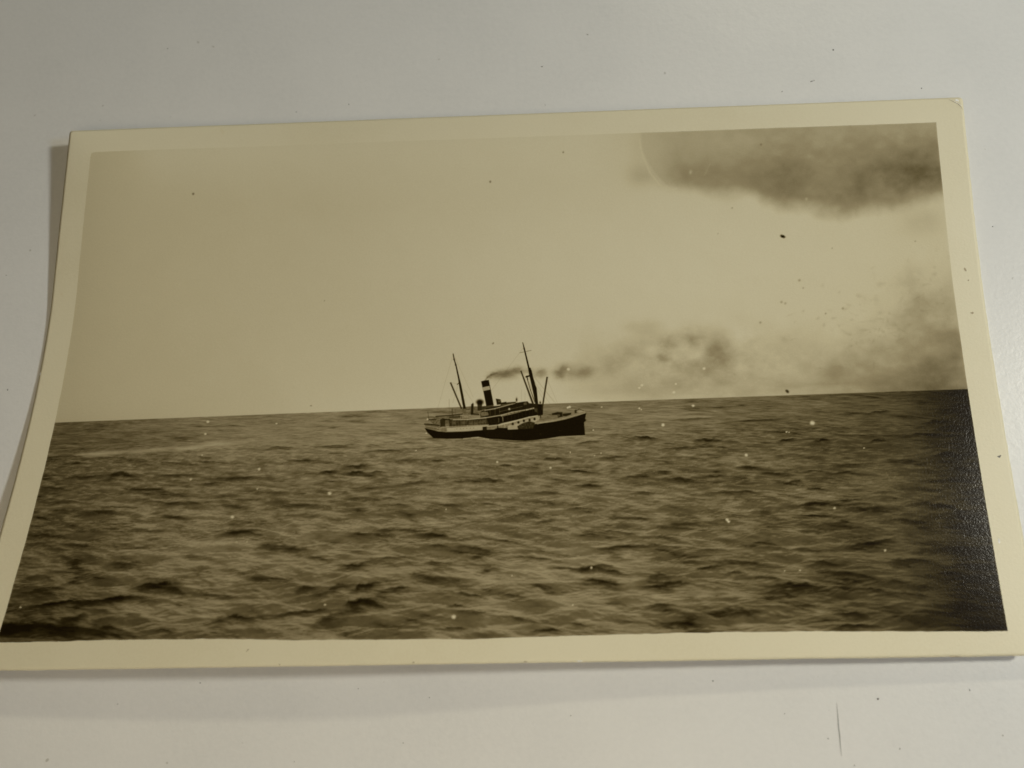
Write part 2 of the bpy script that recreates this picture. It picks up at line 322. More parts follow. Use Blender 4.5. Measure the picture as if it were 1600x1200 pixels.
def draw_ship(c):
    dk = .10
    # rigging, thin and faint
    for a, b in (((340,165),(150,830)),((400,480),(335,700)),((310,478),(398,492)),((345,170),(560,640)),((470,560),(560,700))): c.line([EA(*a), EA(*b)], .35, .35, .45, .22)
    for a, b in (((268,90),(-140,640)),((330,330),(600,690)),((350,380),(620,700)),((240,345),(320,345)),((400,520),(520,720)),((520,420),(640,700)),((245,560),(245,690)),((285,590),(285,680)),((360,430),(560,710))): c.line([EB(*a), EB(*b)], .35, .35, .45, .22)
    # after deck: rails, boats and houses
    c.poly(es([(20,935),(60,925),(180,945),(185,1000),(40,985)], EA), .45, .8, rough=.15)
    c.poly(es([(150,850),(300,835),(440,825),(530,830),(540,880),(300,980),(170,985),(80,900)], EA), .46, .75, rough=.35)
    c.line(es([(60,800),(72,900)], EA), .8, 1, .3, .7); c.line(es([(150,852),(300,842),(440,826)], EA), 1.6, 1.6, .2, .85)
    c.line(es([(78,888),(150,886)], EA), 1.8, 1.4, .2, .85); c.line(es([(25,936),(100,942),(185,952)], EA), 1.8, 1.8, .2, .85); c.line(es([(30,960),(170,975)], EA), 1, 1.2, .75, .6)
    c.poly(es([(195,890),(225,870),(255,880),(250,960),(200,965)], EA), .16, .8); c.line(es([(235,888),(300,886)], EA), 2.2, 2.2, .17, .8)
    c.line(es([(300,862),(420,856)], EA), 2, 2.4, .22, .8); c.line(es([(328,770),(330,850)], EA), 1.6, 1.4, .3, .7); c.line(es([(295,660),(297,850)], EA), .5, .5, .4, .45); c.line(es([(365,770),(368,840)], EA), .5, .5, .35, .5)
    c.poly(es([(420,836),(530,832),(532,872),(420,876)], EA), .66, .8, rough=.2); c.line(es([(430,850),(432,875)], EA), .8, .8, .2, .8)
    c.poly(es([(478,786),(524,784),(524,797),(480,799)], EA), .97, .9)
    c.poly(es([(440,760),(540,735),(600,745),(690,735),(690,800),(560,830),(440,830)], EA), .42, .55, rough=.3)
    # the lower promenade: dark between deck edges, stanchions, white bulwark
    c.poly(es([(290,892),(500,886),(715,868),(735,950),(500,962),(300,978)], EA), .24, .92, rough=.16)
    for x in (330, 362, 395, 425, 460, 490, 520, 548, 575, 605, 640, 668, 695): c.line([EA(x, 893), EA(x + 2, 962)], .55, .55, .5, .55)
    for x, y in ((350, 925), (450, 925), (540, 930), (590, 930)): c.blob(*EA(x, y), 3, 2.6, .55, .6)
    c.poly(es([(620,905),(705,890),(705,925),(622,935)], EA), .45, .6, rough=.2)
    c.poly(es([(268,978),(300,975),(500,962),(725,948),(728,962),(665,968),(665,1002),(500,1012),(330,1018),(275,1016)], EA), .82, .95, rough=.06)
    c.poly(es([(190,985),(262,975),(268,1022),(210,1025)], EA), .55, .8, rough=.2)
    for x in (380, 420, 452, 490, 530, 565): c.blob(*EA(x, 990 - (x - 380) * .05), .7, .7, .5, .7)
    c.line(es([(165,985),(268,968),(500,955),(735,945)], EA), .9, 1.2, .9, .7)
    # amidships black well and the white plates round it
    c.poly(es([(705,868),(865,840),(870,925),(840,948),(735,950)], EA), .10, .95, rough=.06)
    c.poly(es([(835,870),(860,866),(862,915),(840,920)], EA), .5, .7)
    c.poly(es([(735,952),(850,940),(988,925),(988,985),(735,998)], EA), .58, .85, rough=.35)
    c.poly(es([(665,968),(708,964),(712,1002),(665,1004)], EA), .12, .95); c.line(es([(828,940),(832,990)], EA), 2, 2, .15, .9); c.line(es([(908,940),(910,975)], EA), .8, .8, .95, .7)
    # bridge deck: three white deck edges with black shade between them
    c.poly(es([(640,800),(690,780),(988,715),(1120,690),(1140,690),(1140,800),(988,800),(870,838),(640,870)], EA), .22, .9, rough=.2)
    c.poly(es([(-150,760),(170,705),(310,685),(330,706),(440,716),(478,730),(482,830),(440,842),(385,765),(0,845),(-150,870)], EB), .13, .95, rough=.08)
    c.poly(es([(0,862),(385,768),(440,838),(330,860),(0,932)], EB), .07, .97, rough=.03)
    c.poly(es([(640,806),(720,800),(735,840),(650,850)], EA), .6, .75, rough=.25)
    for x in (745, 800, 850): c.line([EA(x, 785 - (x - 745) * .2), EA(x + 3, 840 - (x - 745) * .2)], 1.2, 1.2, .4, .6)
    c.line(es([(690,784),(800,766),(988,714),(1020,706)], EA), 1.5, 1.8, .82, .9)
    c.line(es([(850,800),(960,775),(1100,742)], EA), .9, .9, .55, .6); c.blob(*EA(958, 770), 1.6, 1.6, 1.0, 1); c.line(es([(640,790),(690,770)], EA), 1.4, 1, .7, .6)
    c.line(es([(340,888),(500,886),(700,866),(870,838),(988,806),(1150,778),(1228,760)], EA), 1.3, 1.8, .84, .93)
    c.line(es([(0,946),(170,905),(330,860),(420,845)], EB), 2.2, 1.6, .88, .95); c.line(es([(-120,962),(0,946)], EB), 1.2, 2.0, .85, .8)
    c.line(es([(38,862),(42,905)], EB), 1.6, 1.2, .75, .75)
    for x in (90, 130, 170, 210, 250, 290, 330, 365): c.line([EB(x, 842 - x * .23), EB(x + 6, 915 - x * .22)], .6, .6, .26, .6)
    c.poly(es([(268,700),(302,692),(304,722),(272,728)], EB), .5, .7); c.poly(es([(385,760),(420,765),(420,800),(392,805)], EB), .4, .6)
    c.blob(*EB(192, 668), 1.3, 2.8, .1, 1); c.blob(*EB(452, 700), 1.4, 2, .12, .9)
    # ventilators abaft the funnel, and the boat before it
    c.poly(es([(538,720),(560,702),(566,720),(560,830),(535,832)], EA), .14, .92); c.poly(es([(606,700),(660,700),(655,785),(610,790)], EA), .2, .9)
    c.blob(*EA(634, 694), 5.8, 4.4, .08, 1, p=4); c.line(es([(540,825),(620,830)], EA), 2.4, 2, .16, .8); c.poly(es([(660,745),(780,722),(790,740),(690,775),(650,780)], EA), .25, .8, rough=.1)
    c.poly(es([(810,656),(860,664),(872,700),(925,690),(930,712),(822,724)], EA), .13, .95); c.poly(es([(832,675),(860,672),(866,694),(838,698)], EA), .5, .6)
    c.poly(es([(870,702),(960,695),(1030,690),(1030,705),(960,716),(860,730)], EA), .15, .85)
    # white plating forward, with scuttles and the dark side ladder
    c.poly(es([(95,955),(180,932),(290,898),(430,850),(445,880),(398,915),(396,930),(480,905),(600,885),(600,905),(400,940),(200,1000),(95,1000)], EB), .78, .93, rough=.12)
    c.poly(es([(200,960),(262,925),(330,905),(392,918),(396,985),(210,1000)], EB), .2, .93, rough=.2)
    for x, y in ((150, 935), (212, 918), (272, 900), (335, 892), (390, 880)): c.blob(*EB(x, y), 1.9, 2.1, .12, .95, p=4)
    # hull
    c.poly(HULL, .075, 1, soft=.9, rough=.05)
    c.poly(es([(610,870),(720,860),(860,870),(860,930),(640,920)]), .13, .5)
    c.line(es([(1300,925),(1400,915),(1462,908)]), 1, 1, .6, .35)
    c.poly(es([(400,918),(520,880),(640,862),(740,850),(830,822),(945,792),(948,815),(830,850),(700,880),(480,916)], EB), .62, .85, rough=.1)
    c.poly(es([(445,860),(580,842),(640,850),(720,845),(640,872),(480,905),(440,900)], EB), .5, .8, rough=.2)
    c.line(es([(420,935),(700,880),(830,846),(948,812)], EB), 1.1, .9, .8, .75)
    # forecastle gear
    c.poly(es([(580,820),(640,804),(695,806),(700,855),(650,865),(640,835),(585,835)], EB), .13, .93); c.poly(es([(700,822),(795,812),(790,832),(740,850),(705,850)], EB), .14, .93)
    c.poly(es([(640,832),(668,828),(670,850),(645,855)], EB), .5, .6); c.poly(es([(830,785),(850,775),(855,815),(832,818)], EB), .2, .85)
    c.line(es([(850,790),(880,770),(930,790)], EB), .9, .9, .2, .8); c.poly(es([(865,795),(905,785),(945,795),(880,815)], EB), .8, .7)
    c.blob(*EB(940, 893), 2.4, 2, .1, 1); c.blob(*EB(455, 1045), 1.6, 2, .2, .6); c.blob(*EB(668, 1010), .8, .8, .3, .6)
    # lamp room / mast house
    c.poly(es([(425,720),(470,715),(482,790),(478,835),(430,840)], EB), .1, .95); c.line(es([(455,840),(458,865)], EB), 2, 1.2, .2, .8)
    # masts and booms
    c.poly(AFT_MAST, .13, .97, soft=.7); c.poly(AFT_BOOM, .2, .9, soft=.8); c.blob(*EA(349, 222), 1.2, 1.4, .15, .9); c.blob(*EA(368, 285), 1.3, 1.2, .15, .9); c.line(es([(385,500),(405,480)], EA), 1, 1, .2, .8)
    c.poly(FORE_BOOM, .2, .93, soft=.8); c.line(es([(312,450),(345,560),(392,695)], EB), 1.1, 1.5, .3, .85); c.line(es([(330,430),(372,600)], EB), .7, .7, .9, .4)
    c.poly(FORE_MAST, .09, .97, soft=.7); c.poly(BOW_BOOM, .2, .93, soft=.8); c.line(es([(228,150),(352,124)], EB), .7, .7, .35, .6)
    c.line(es([(298,415),(350,400)], EB), 2.4, 2.4, .12, .95); c.line(es([(304,410),(314,445)], EB), 1.8, 1.6, .15, .9); c.blob(*EB(398, 552), 2.3, 4.4, .1, 1, p=4); c.line(es([(338,325),(352,405)], EB), 3, 3.6, .1, .95)
    c.blob(*EB(274, 104), 1, 1.2, .15, .9); c.line(es([(300,408),(425,705)], EB), .5, .5, .3, .4)
    # funnel
    c.poly(FUNNEL, .10, 1, soft=.8); c.poly(es([(662,532),(740,514),(749,556),(670,572)], EA), .8, .97, soft=.7)
    c.line(es([(745,560),(778,720)], EA), 1.4, 1.4, .22, .5)
    # white wash under the quarter
    c.line(es([(450,936),(520,930),(570,925),(620,934),(660,940)]), 1.6, 1.4, .9, .75); c.blob(*E(560, 930), 9, 1.6, .9, .7)
    c.line(es([(200,936),(420,944)]), 1, 1, .68, .4); c.line(es([(700,946),(900,962),(1100,952)]), 1.6, 1.6, .28, .5); c.line(es([(1190,934),(1330,918),(1462,912)]), 1.2, 1.0, .72, .6)

CLOUD = [(985,215),(1000,213),(1100,208),(1200,203),(1300,197),(1400,191),(1470,187),(1560,180),(1560,290),(1475,302),(1455,312),(1420,318),(1390,322),(1355,328),(1310,334),(1250,330),(1225,322),(1200,312),(1160,306),(1110,302),(1070,298),(1035,294),(1005,280),(985,262)]
SMOKE = [(888,580,15,9,.30),(916,581,15,11,.24),(955,569,20,15,.22),(994,552,28,17,.25),(1003,515,24,12,.13),(1043,536,13,10,.36),(1036,559,11,8,.32),(1082,529,17,12,.42),(1119,545,16,17,.34),(1130,560,22,14,.2),(1078,580,30,26,.18),(985,594,55,22,.14),(1060,605,60,14,.12),
(1308,575,26,26,.20),(1355,568,34,30,.18),(1330,556,16,14,.14),(1424,562,80,44,.24),(1470,575,54,36,.30),(1448,488,36,28,.18),(1420,440,20,18,.16),(1430,470,18,18,.2),(1480,470,26,30,.18),(1262,603,45,9,.16),(1200,600,60,16,.08),(1480,530,50,30,.26),(1500,590,50,26,.30),(1400,600,90,20,.26),(1170,560,30,24,.1),(1230,540,40,24,.08),(1010,610,70,12,.1),(940,606,40,12,.07),(1140,600,40,16,.1)]

def paint(X, Y):
    c = Canvas(X, Y); X = c.X; Y = c.Y
    # ---- sky
    t = .935 + .055 * np.exp(-((X - 1000) / 420) ** 2 - ((Y - 420) / 170) ** 2)
    t = t - .05 * np.exp(-(X - 130) / 70.0 * 1.0).clip(0, 1.2) + .012 * fbm(X / 160, Y / 160, 3, 2)
    t = t - .05 * np.exp(-((horizon(X) - Y) / 26).clip(0, 9)) * np.exp(-(X / 380).clip(0, 9) ** 2)
    t = t + .045 * np.exp(-((horizon(X) - Y) / 70).clip(0, 9)) * np.exp(-((X - 700) / 320) ** 2)
    t = t + (.985 - t) * .9 * sstep(330, 215, Y) * sstep(170, 260, X) * sstep(1010, 880, X)
    c.T[:] = t; c.sky = t.copy()
    n = fbm(X / 60, Y / 50, 5, 31); n2 = fbm(X / 22, Y / 18, 4, 77)
    # dark cloud in the corner of the sky
    w = c.win(900, 150, 1600, 420)
    if w is not None:
        wx, wy = X[w], Y[w]
        nx = wx + 34 * fbm(wx / 45, wy / 45, 4, 8); ny = wy + 30 * fbm(wx / 45 + 40, wy / 45, 4, 9)
        P = np.array(CLOUD, np.float32); inside = np.zeros(wx.shape, bool); d = np.full(wx.shape, 1e9, np.float32)
        for i in range(len(P)):
            x0, y0 = P[i]; x1, y1 = P[(i + 1) % len(P)]; ex, ey = x1 - x0, y1 - y0
            tt = np.clip(((nx - x0) * ex + (ny - y0) * ey) / (ex * ex + ey * ey), 0, 1)
            if y0 > 230 or y1 > 230: d = np.minimum(d, np.hypot(nx - x0 - tt * ex, ny - y0 - tt * ey))
            if y0 != y1: inside ^= ((y0 > ny) != (y1 > ny)) & (nx < (x1 - x0) * (ny - y0) / (y1 - y0) + x0)
        top = 235 - (wx - 985) * 47 / 480
        inside |= (ny < top + 3) & (nx > 985)
        d = np.where(inside, d, -d)
        m = sstep(-14, 20, d)
        lat = sstep(955, 1075, wx + 60 * n[w] + .15 * (wy - 230)) * (.66 + .34 * sstep(1080, 1240, wx))
        tex = .8 * fbm(wx / 48, wy / 34, 5, 12) + .6 * fbm(wx / 16, wy / 12, 4, 13)
        dens = m * lat * (.24 + .16 * sstep(top - 4, top + 60, wy)) * (1 + .6 * tex)
        dens += .15 * m * np.exp(-((wx - 1440) / 62) ** 2 - ((wy - 272) / 50) ** 2) * (1 + tex) + .07 * m * np.exp(-((wx - 1232) / 36) ** 2 - ((wy - 290) / 28) ** 2) * (1 + tex)
        dens += .05 * m * np.exp(-((wx - 1165) / 30) ** 2 - ((wy - 275) / 32) ** 2) + .04 * m * np.exp(-((wx - 1330) / 70) ** 2 - ((wy - 305) / 22) ** 2) + .06 * m * np.exp(-((wx - 1100) / 40) ** 2 - ((wy - 265) / 22) ** 2)
        dens += .12 * np.exp(-((wx - 1440) / 40) ** 2 - ((wy - 345) / 24) ** 2) * (.6 + n[w] + tex * .5)
        dens += .14 * np.exp(-((wx - 1000) / 18) ** 2 - ((wy - 275) / 16) ** 2) * (1 + tex)
        arc = 1000 + 52 * ((wy - 215).clip(0, 90) / 84) ** 2
        dens += .07 * sstep(-1, 4, wx - arc) * sstep(300, 285, wy) * sstep(1220, 1010, wx)
        c.T[w] -= dens * .73
    for p0, p1 in zip([(1000,218),(1001,231),(1006,248),(1015,269),(1030,288),(1044,299)], [(1001,231),(1006,248),(1015,269),(1030,288),(1044,299),(1057,295)]): c.line([p0, p1], 2.2, 2.6, .95, .75, soft=1.4)
    c.blob(1079, 269, 1.8, 3, .92, .7, 10); c.blob(1260, 311, 1.8, 2.2, .9, .6); c.blob(1265, 245, 7, 4, .9, .25); c.blob(1077, 301, 3, 2, .92, .4); c.line([(1110, 255), (1100, 275)], 1.2, 1.2, .9, .2)
    # smoke drifting to leeward
    for i, (x, y, rx, ry, a) in enumerate(SMOKE): c.blob(x, y, rx * 1.05, ry * 1.05, .50, a * 1.05, 0, 2, rough=1.0 if i < 13 else 1.5, seed=100 + i)
    w = c.win(900, 330, 1600, 640)
    if w is not None:
        wx, wy = X[w], Y[w]
        m = np.exp(-((wx - 1400) / 190) ** 2) * sstep(430, 560, wy + .25 * (wx - 1400)) 
        c.T[w] -= m * (.04 + .22 * fbm(wx / 42, wy / 26, 5, 51).clip(-.3, .5))
        m2 = np.exp(-((wx - 1100) / 170) ** 2 - ((wy - 570) / 50) ** 2)
        c.T[w] -= m2 * (.055 + .34 * fbm(wx / 34, wy / 26, 5, 61, .6))
        m3 = sstep(1330, 1500, wx) * sstep(350, 520, wy)
        c.T[w] -= m3 * (.05 + .16 * fbm(wx / 36, wy / 36, 5, 66, .6)) + .13 * sstep(1150, 1480, wx) * np.exp(-((horizon(wx) - wy) / 34).clip(0, 9)) + .05 * sstep(930, 1100, wx) * np.exp(-((horizon(wx) - wy) / 26).clip(0, 9)) * (1 + 2 * fbm(wx / 30, wy / 20, 4, 67))
    c.line(es([(628,452),(650,425),(680,404),(725,390)]), 1.4, 3.2, .42, .55, soft=1.6)
    for i, (x, y, rx, ry, a) in enumerate([(668,420,5,3,.4),(700,402,7,4,.45),(740,398,8,5,.45),(785,392,10,5,.55),(820,395,9,5,.4),(850,385,9,6,.32),(885,366,8,5,.5),(925,375,9,5,.28),(1000,372,7,4,.25),(1062,392,8,5,.2),(1105,383,8,6,.42),(1095,412,8,4,.22),(1258,385,9,9,.45),(1240,400,7,6,.3),(1290,345,7,6,.2),(1455,380,13,9,.28),(1420,410,10,7,.18),(760,425,14,5,.18),(840,425,12,5,.15),(1350,400,14,8,.12)]):
        x, y = E(x, y); c.blob(x, y, rx, ry, .40, a, -8, 2, rough=1.0, seed=300 + i)
    rg = np.random.default_rng(4)
    for k in range(150):
        x = 1390 + rg.normal() * 62; y = 500 + rg.normal() * 42 - (x - 1390) * .25
        if y < horizon(x) - 8 and x < 1492: c.blob(x, y, 1.5 + rg.random() ** 2 * 7, 1.1 + rg.random() ** 2 * 4.5, .64, .06 + .24 * rg.random() ** 2, rg.random() * 60 - 30, rough=1.3, seed=k)
    # ---- sea
    rows = np.where((Y > horizon(X) - 4).any(1))[0]
    if len(rows):
        w = (slice(rows[0], rows[-1] + 1), slice(None))
        wx, wy = X[w], Y[w]
        shade, s = sea_tone(wx, wy)
        base = .63 - .13 * sstep(330, 40, wx) - .07 * sstep(900, 1200, wx) - .09 * sstep(1180, 1400, wx) - .29 * sstep(1385, 1540, wx) * (1 - .0 * wy) - .045 * sstep(120, 340, s)
        base = base + .075 * np.exp(-((wx - 600) / 300) ** 2 - ((wy - 690) / 60) ** 2) + .05 * np.exp(-((wx - 930) / 190) ** 2 - ((wy - 900) / 90) ** 2) - .03 * np.exp(-((s) / 14) ** 2)
        base = base + .075 * np.exp(-((wx - 290) / 130) ** 2 - ((wy - 880) / 50) ** 2) - .08 * sstep(1000, 1600, wx) * sstep(180, 20, s) - .10 * np.exp(-((wx - 60) / 150) ** 2 - ((wy - 985) / 40) ** 2)
        base = base - .035 * sstep(70, 25, s) - .07 * np.exp(-((wx - 170) / 150) ** 2 - ((wy - 682) / 26) ** 2)
        amp = 1.15 * (.95 + .05 * sstep(0, 60, s)) * (1 - .45 * sstep(1250, 1540, wx))
        warp = 5 * fbm(wx / 60, s / 14, 3, 41)
        streak = fbm(wx / 40, (s + warp) / (3.0 + s * .008) - .012 * wx, 4, 91, .66)
        streak2 = fbm(wx / (10 + s * .05), (s + warp) / (1.3 + s * .008), 3, 95, .65)
        big = fbm(wx / 150, s / 26, 3, 98)
        tone = base + amp * (.085 * shade - .12 * np.clip(-shade - .45, 0, 1) + .22 * streak + .20 * streak2 * (1 - .5 * sstep(120, 330, s)) + .10 * big - .55 * np.clip(-streak - .16, 0, 1))
        tone = tone.clip(.09, .74)
        cut = sstep(-.9, .9, wy - horizon(wx))
        c.T[w] = c.T[w] * (1 - cut) + tone * cut
        for i, (x, y, l, h, ang, a) in enumerate(DARK):
            c.wave(x, y, l * 1.1, h * 1.05, min(.88, a * 1.25), ang, 500 + i)
        # pale wake and slicks
        wake = [(78,711),(130,710),(180,707),(240,702),(300,698),(345,693),(395,690),(470,691)]
        c.line(wake, 2, 5, .80, .30, soft=5)
        for k in range(46):
            f = rg.random(); x = 95 + 330 * f; y = np.interp(x, [q[0] for q in wake], [q[1] for q in wake]) + rg.normal() * 1.6 + 1
            c.blob(x, y, 8 + 16 * rg.random(), 1.3 + 1.6 * rg.random(), .84, .10 + .30 * rg.random() * (.4 + math.sin(math.pi * f)), -5, 2, rough=1.3, seed=700 + k)
        for x, y, l, h, a in [(150,861+0,26,4,.16),(300,862,46,5,.25),(330,880,40,5,.2),(150,958,26,6,.22),(420,690,60,5,.2),(620,665,50,4,.2),(560,850,46,5,.2),(700,770,70,7,.16),(930,845,60,6,.25),(950,940,80,12,.22),(850,900,50,7,.16),(1040,665,28,3,.35),(1010,673,22,2.4,.3),(940,700,40,3,.25),(1140,720,40,4,.16),(1180,860,60,5,.2),(1270,845,50,5,.14),(505,692,50,4,.2)]:
            c.blob(x, y, l, h, .62, a * .8, -3, 2, rough=1.2, seed=int(x + y))
    draw_ship(c)
    # ---- flaws of the print
    for x, y, r in SPOT: c.blob(x, y, r, r * .9, 1.0, .95, 0, 4, rough=.5, seed=int(x))
    c.blob(1137, 814, 1.6, 3.2, 1.0, .9, -35, 3)
    for x, y, r, a in SPECK: c.blob(x, y, r, r, .3, a, 0, 3)
    c.blob(1223, 369.5, 4.2, 2.2, .03, 1, 22, 5); c.blob(1230, 611.5, 3.4, 2.2, .2, .95, 45, 4)
    for x0, y0, x1, y1, a in [(930,800,936,985,.10),(1065,830,1068,950,.07),(876,780,884,900,.06),(1383,735,1392,752,.3),(800,900,806,935,.08),(1395,748,1399,744,.3),(550,852,560,858,.3)]: c.line([(x0, y0), (x1, y1)], .6, .6, .8, a)
    # paper whitened at the very edge of the exposure
    return c

# ---------------------------------------------------------------- the table
def slab(name, x0, x1, y0, y1, z0, z1, mat, parent=None, bev=.004):
    import bmesh
    bm = bmesh.new(); bmesh.ops.create_cube(bm, size=1)
    for v in bm.verts: v.co = Vector((x0 if v.co.x < 0 else x1, y0 if v.co.y < 0 else y1, z0 if v.co.z < 0 else z1))
    bmesh.ops.bevel(bm, geom=list(bm.edges), offset=bev, segments=3, affect='EDGES')
    me = bpy.data.meshes.new(name); bm.to_mesh(me); bm.free(); return link(name, me, mat, parent)
table = tag(slab('table_top', -.42, .42, -.30, .36, -.028, 0, MAT_TABLE), 'white textured laminate table top under the old photograph', None, 'structure')
def table_point(px, py):
    """the spot of the table seen at a place in the photograph"""
    d = A @ np.array([(px - 800) / FPX, (py - 600) / FPX, 1.0]); t = -loc[2] / d[2]
    return loc + d * t
def fleck_mesh(name, rx, ry, ang, seed, hgt=.00004, n=9):
    """a crumb: an uneven outline, a low dome over it"""
    rg = np.random.default_rng(seed); vs, fs = [], []
    ca, sa = math.cos(ang), math.sin(ang)
    for k in range(n):
        r = .7 + .5 * rg.random(); a = 2 * math.pi * k / n; x = rx * r * math.cos(a); y = ry * r * math.sin(a)
        vs.append((x * ca - y * sa, x * sa + y * ca, 0))
    vs += [(x * .6, y * .6, hgt) for x, y, z in vs]; vs.append((0, 0, hgt * 1.25))
    for k in range(n): j = (k + 1) % n; fs += [(k, j, n + j, n + k), (n + k, n + j, 2 * n)]
    me = bpy.data.meshes.new(name); me.from_pydata(vs, [], fs); me.update(); return me
for i, (px, py, rx, ry) in enumerate([(847,104,1.6,1.2),(1302,78,1.8,1.6),(1268,127,3.2,1.0),(1272,126,1.4,1.2),(1222,143,1.4,1.1),(1440,138,1.3,1.1),(463,175,1.5,1.1),(545,163,1.4,1),(852,164,1.2,.9),(918,54,1.8,.8),(262,76,1.4,1.2),(10,430,1.4,1),(12,609,2,1.6),(1372,1092,1.7,1.4),(1114,1064,1.3,1.1),(1551,354,1.2,1.2),(630,1161,1.2,.8),(313,1067,1.4,1.1),(1294,1154,1.2,1),(1406,1170,1.4,1),(1335,1196,1,1),(1567,1149,1,1.2),(671,1090,1,.8),(892,1118,.9,.9),(184,1100,1,.8),(460,1190,1.1,.9),(1226,1115,1,.8),(1515,1078,1.6,1),(560,1076,1,.8)]):
    p = table_point(px, py); o = link('speck', fleck_mesh('speck', rx * .072 * MM, ry * .072 * MM, i * 1.7, i), MAT_DUST if i in (0, 1, 2, 5, 13) else MAT_SCRATCH, table); o.location = (p[0], p[1], .00001)
def strip(name, pts, w, mat, parent, z):
    vs, fs = [], []; P = [np.array(p) for p in pts]
    for i, p in enumerate(P):
        t = P[min(i + 1, len(P) - 1)] - P[max(i - 1, 0)]; q = np.array([-t[1], t[0]]) / np.hypot(t[0], t[1]) * w * (.15 + math.sin(math.pi * i / (len(P) - 1)))
        vs += [(*(p[:2] + q), z), (*(p[:2] - q), z)]
    for i in range(len(P) - 1): fs.append((2 * i, 2 * i + 1, 2 * i + 3, 2 * i + 2))
    me = bpy.data.meshes.new(name); me.from_pydata(vs, [], fs); me.update(); return link(name, me, mat, parent)
strip('scratch', [table_point(*q)[:2] for q in [(1307,1098),(1309,1118),(1310,1134),(1312,1150),(1313,1165),(1315,1182)]], .000055, MAT_SCRATCH, table, .00002)

# ---------------------------------------------------------------- the print: paper, then the exposed picture lying in it
root = bpy.data.objects.new('photographic_print', None); col.objects.link(root); root.empty_display_size = .01
tag(root, 'old sepia photograph of a steamship at sea with cream border, curling off the table', 'photograph')
TH = .19                                       # paper thickness
def edge_wobble(s, seed): return .5 * fbm(s / 1.1, s * 0 + 3.3, 3, seed) + .5 * fbm(s / 9.0, s * 0 + 1.1, 2, seed + 4)
def build_paper():
    nu, nv = 360, 210
    u0 = np.linspace(0, W, nu); v0 = np.linspace(0, H, nv); U, V = np.meshgrid(u0, v0)
    # worn edges: the cut wanders a little, the right hand one is nibbled, corners are rubbed round
    wr = np.clip((U - W + 2) / 2, 0, 1); wl = np.clip((2 - U) / 2, 0, 1); wt = np.clip((V - H + 2) / 2, 0, 1); wb = np.clip((2 - V) / 2, 0, 1)
    U2 = U + wr * .26 * edge_wobble(V, 21) + wl * .07 * edge_wobble(V, 22); V2 = V + wt * .07 * edge_wobble(U, 23) + wb * .12 * edge_wobble(U, 24)
    for cu, cv, r in ((0, H, .35), (W, H, .5), (W, 0, .6), (0, 0, .6)):
        su = 1 if cu == 0 else -1; sv = 1 if cv == 0 else -1
        a = (U2 - cu) * su; b = (V2 - cv) * sv
        inn = (a < r) & (b < r); d = np.hypot(r - a, r - b); f = np.where(inn & (d > 0), np.maximum(np.abs(r - a), np.abs(r - b)) / np.maximum(d, 1e-6), 1)
        U2 = np.where(inn, cu + su * (r - (r - a) * f), U2); V2 = np.where(inn, cv + sv * (r - (r - b) * f), V2)
    top = sheet(U2, V2); N = normal(U2, V2); bot = top - N * TH
    vs = np.concatenate([to_world(top).reshape(-1, 3), to_world(bot).reshape(-1, 3)]); n = nu * nv
    i = np.arange(n).reshape(nv, nu); q = np.stack([i[:-1, :-1], i[:-1, 1:], i[1:, 1:], i[1:, :-1]], -1).reshape(-1, 4)
    ring = np.concatenate([i[0, :], i[1:, -1], i[-1, -2::-1], i[-2:0:-1, 0]]); nx = np.roll(ring, -1)
    side = np.stack([ring, ring + n, nx + n, nx], -1)
    return quads('paper_sheet', vs, np.concatenate([q, q[:, ::-1] + n, side]), len(q) * 2)
def quads(name, vs, F, smooth_upto=None, tone=None):
    me = bpy.data.meshes.new(name); F = np.ascontiguousarray(F, np.int32); nf = len(F)
    me.vertices.add(len(vs)); me.vertices.foreach_set('co', np.ascontiguousarray(vs, np.float32).ravel())
    me.loops.add(nf * 4); me.loops.foreach_set('vertex_index', F.ravel())
    me.polygons.add(nf); me.polygons.foreach_set('loop_start', np.arange(0, nf * 4, 4, dtype=np.int32))
    try: me.polygons.foreach_set('loop_total', np.full(nf, 4, np.int32))
    except Exception: pass
    sm = np.ones(nf, bool)
    if smooth_upto is not None: sm[smooth_upto:] = False
    me.update(calc_edges=True)
    me.polygons.foreach_set('use_smooth', sm)
    if tone is not None:
        at = me.attributes.new('tone', 'FLOAT', 'POINT'); at.data.foreach_set('value', np.ascontiguousarray(tone, np.float32))
    me.update(); return me
paper = tag(link('paper_sheet', build_paper(), MAT_PAPER, root), 'cream photographic paper with worn edges and plain white border')
def on_sheet(px, py):
    """u, v of the sheet for a place in the photograph (a few Newton steps)"""
    u, v = W * px / 1600, H * (1 - py / 1200)
    for k in range(12):
        x, y = plan(np.array(u), np.array(v)); e = .01
        xu, yu = plan(np.array(u + e), np.array(v)); xv, yv = plan(np.array(u), np.array(v + e))
        J = np.array([[(xu - x) / e, (xv - x) / e], [(yu - y) / e, (yv - y) / e]]); d = np.linalg.solve(J, [px - x, py - y]); u += d[0]; v += d[1]
    return float(u), float(v)
def decal(name, px, py, rx, ry, ang, mat, seed, lift=.012, parent=paper):
    """a mark on the paper that follows its curl"""
    u, v = on_sheet(px, py); rg = np.random.default_rng(seed); n = 11; k = np.arange(n); a = 2 * math.pi * k / n; r = .65 + .6 * rg.random(n)
    x = rx * r * np.cos(a) * .077; y = ry * r * np.sin(a) * .077
    U = np.append(u + x * math.cos(ang) - y * math.sin(ang), u); V = np.append(v + x * math.sin(ang) + y * math.cos(ang), v)
    P = to_world(sheet(U, V) + normal(U, V) * lift)
    me = bpy.data.meshes.new(name); me.from_pydata(P.tolist(), [], [(int(i), int((i + 1) % n), n) for i in k]); me.update(); return link(name, me, mat, parent)
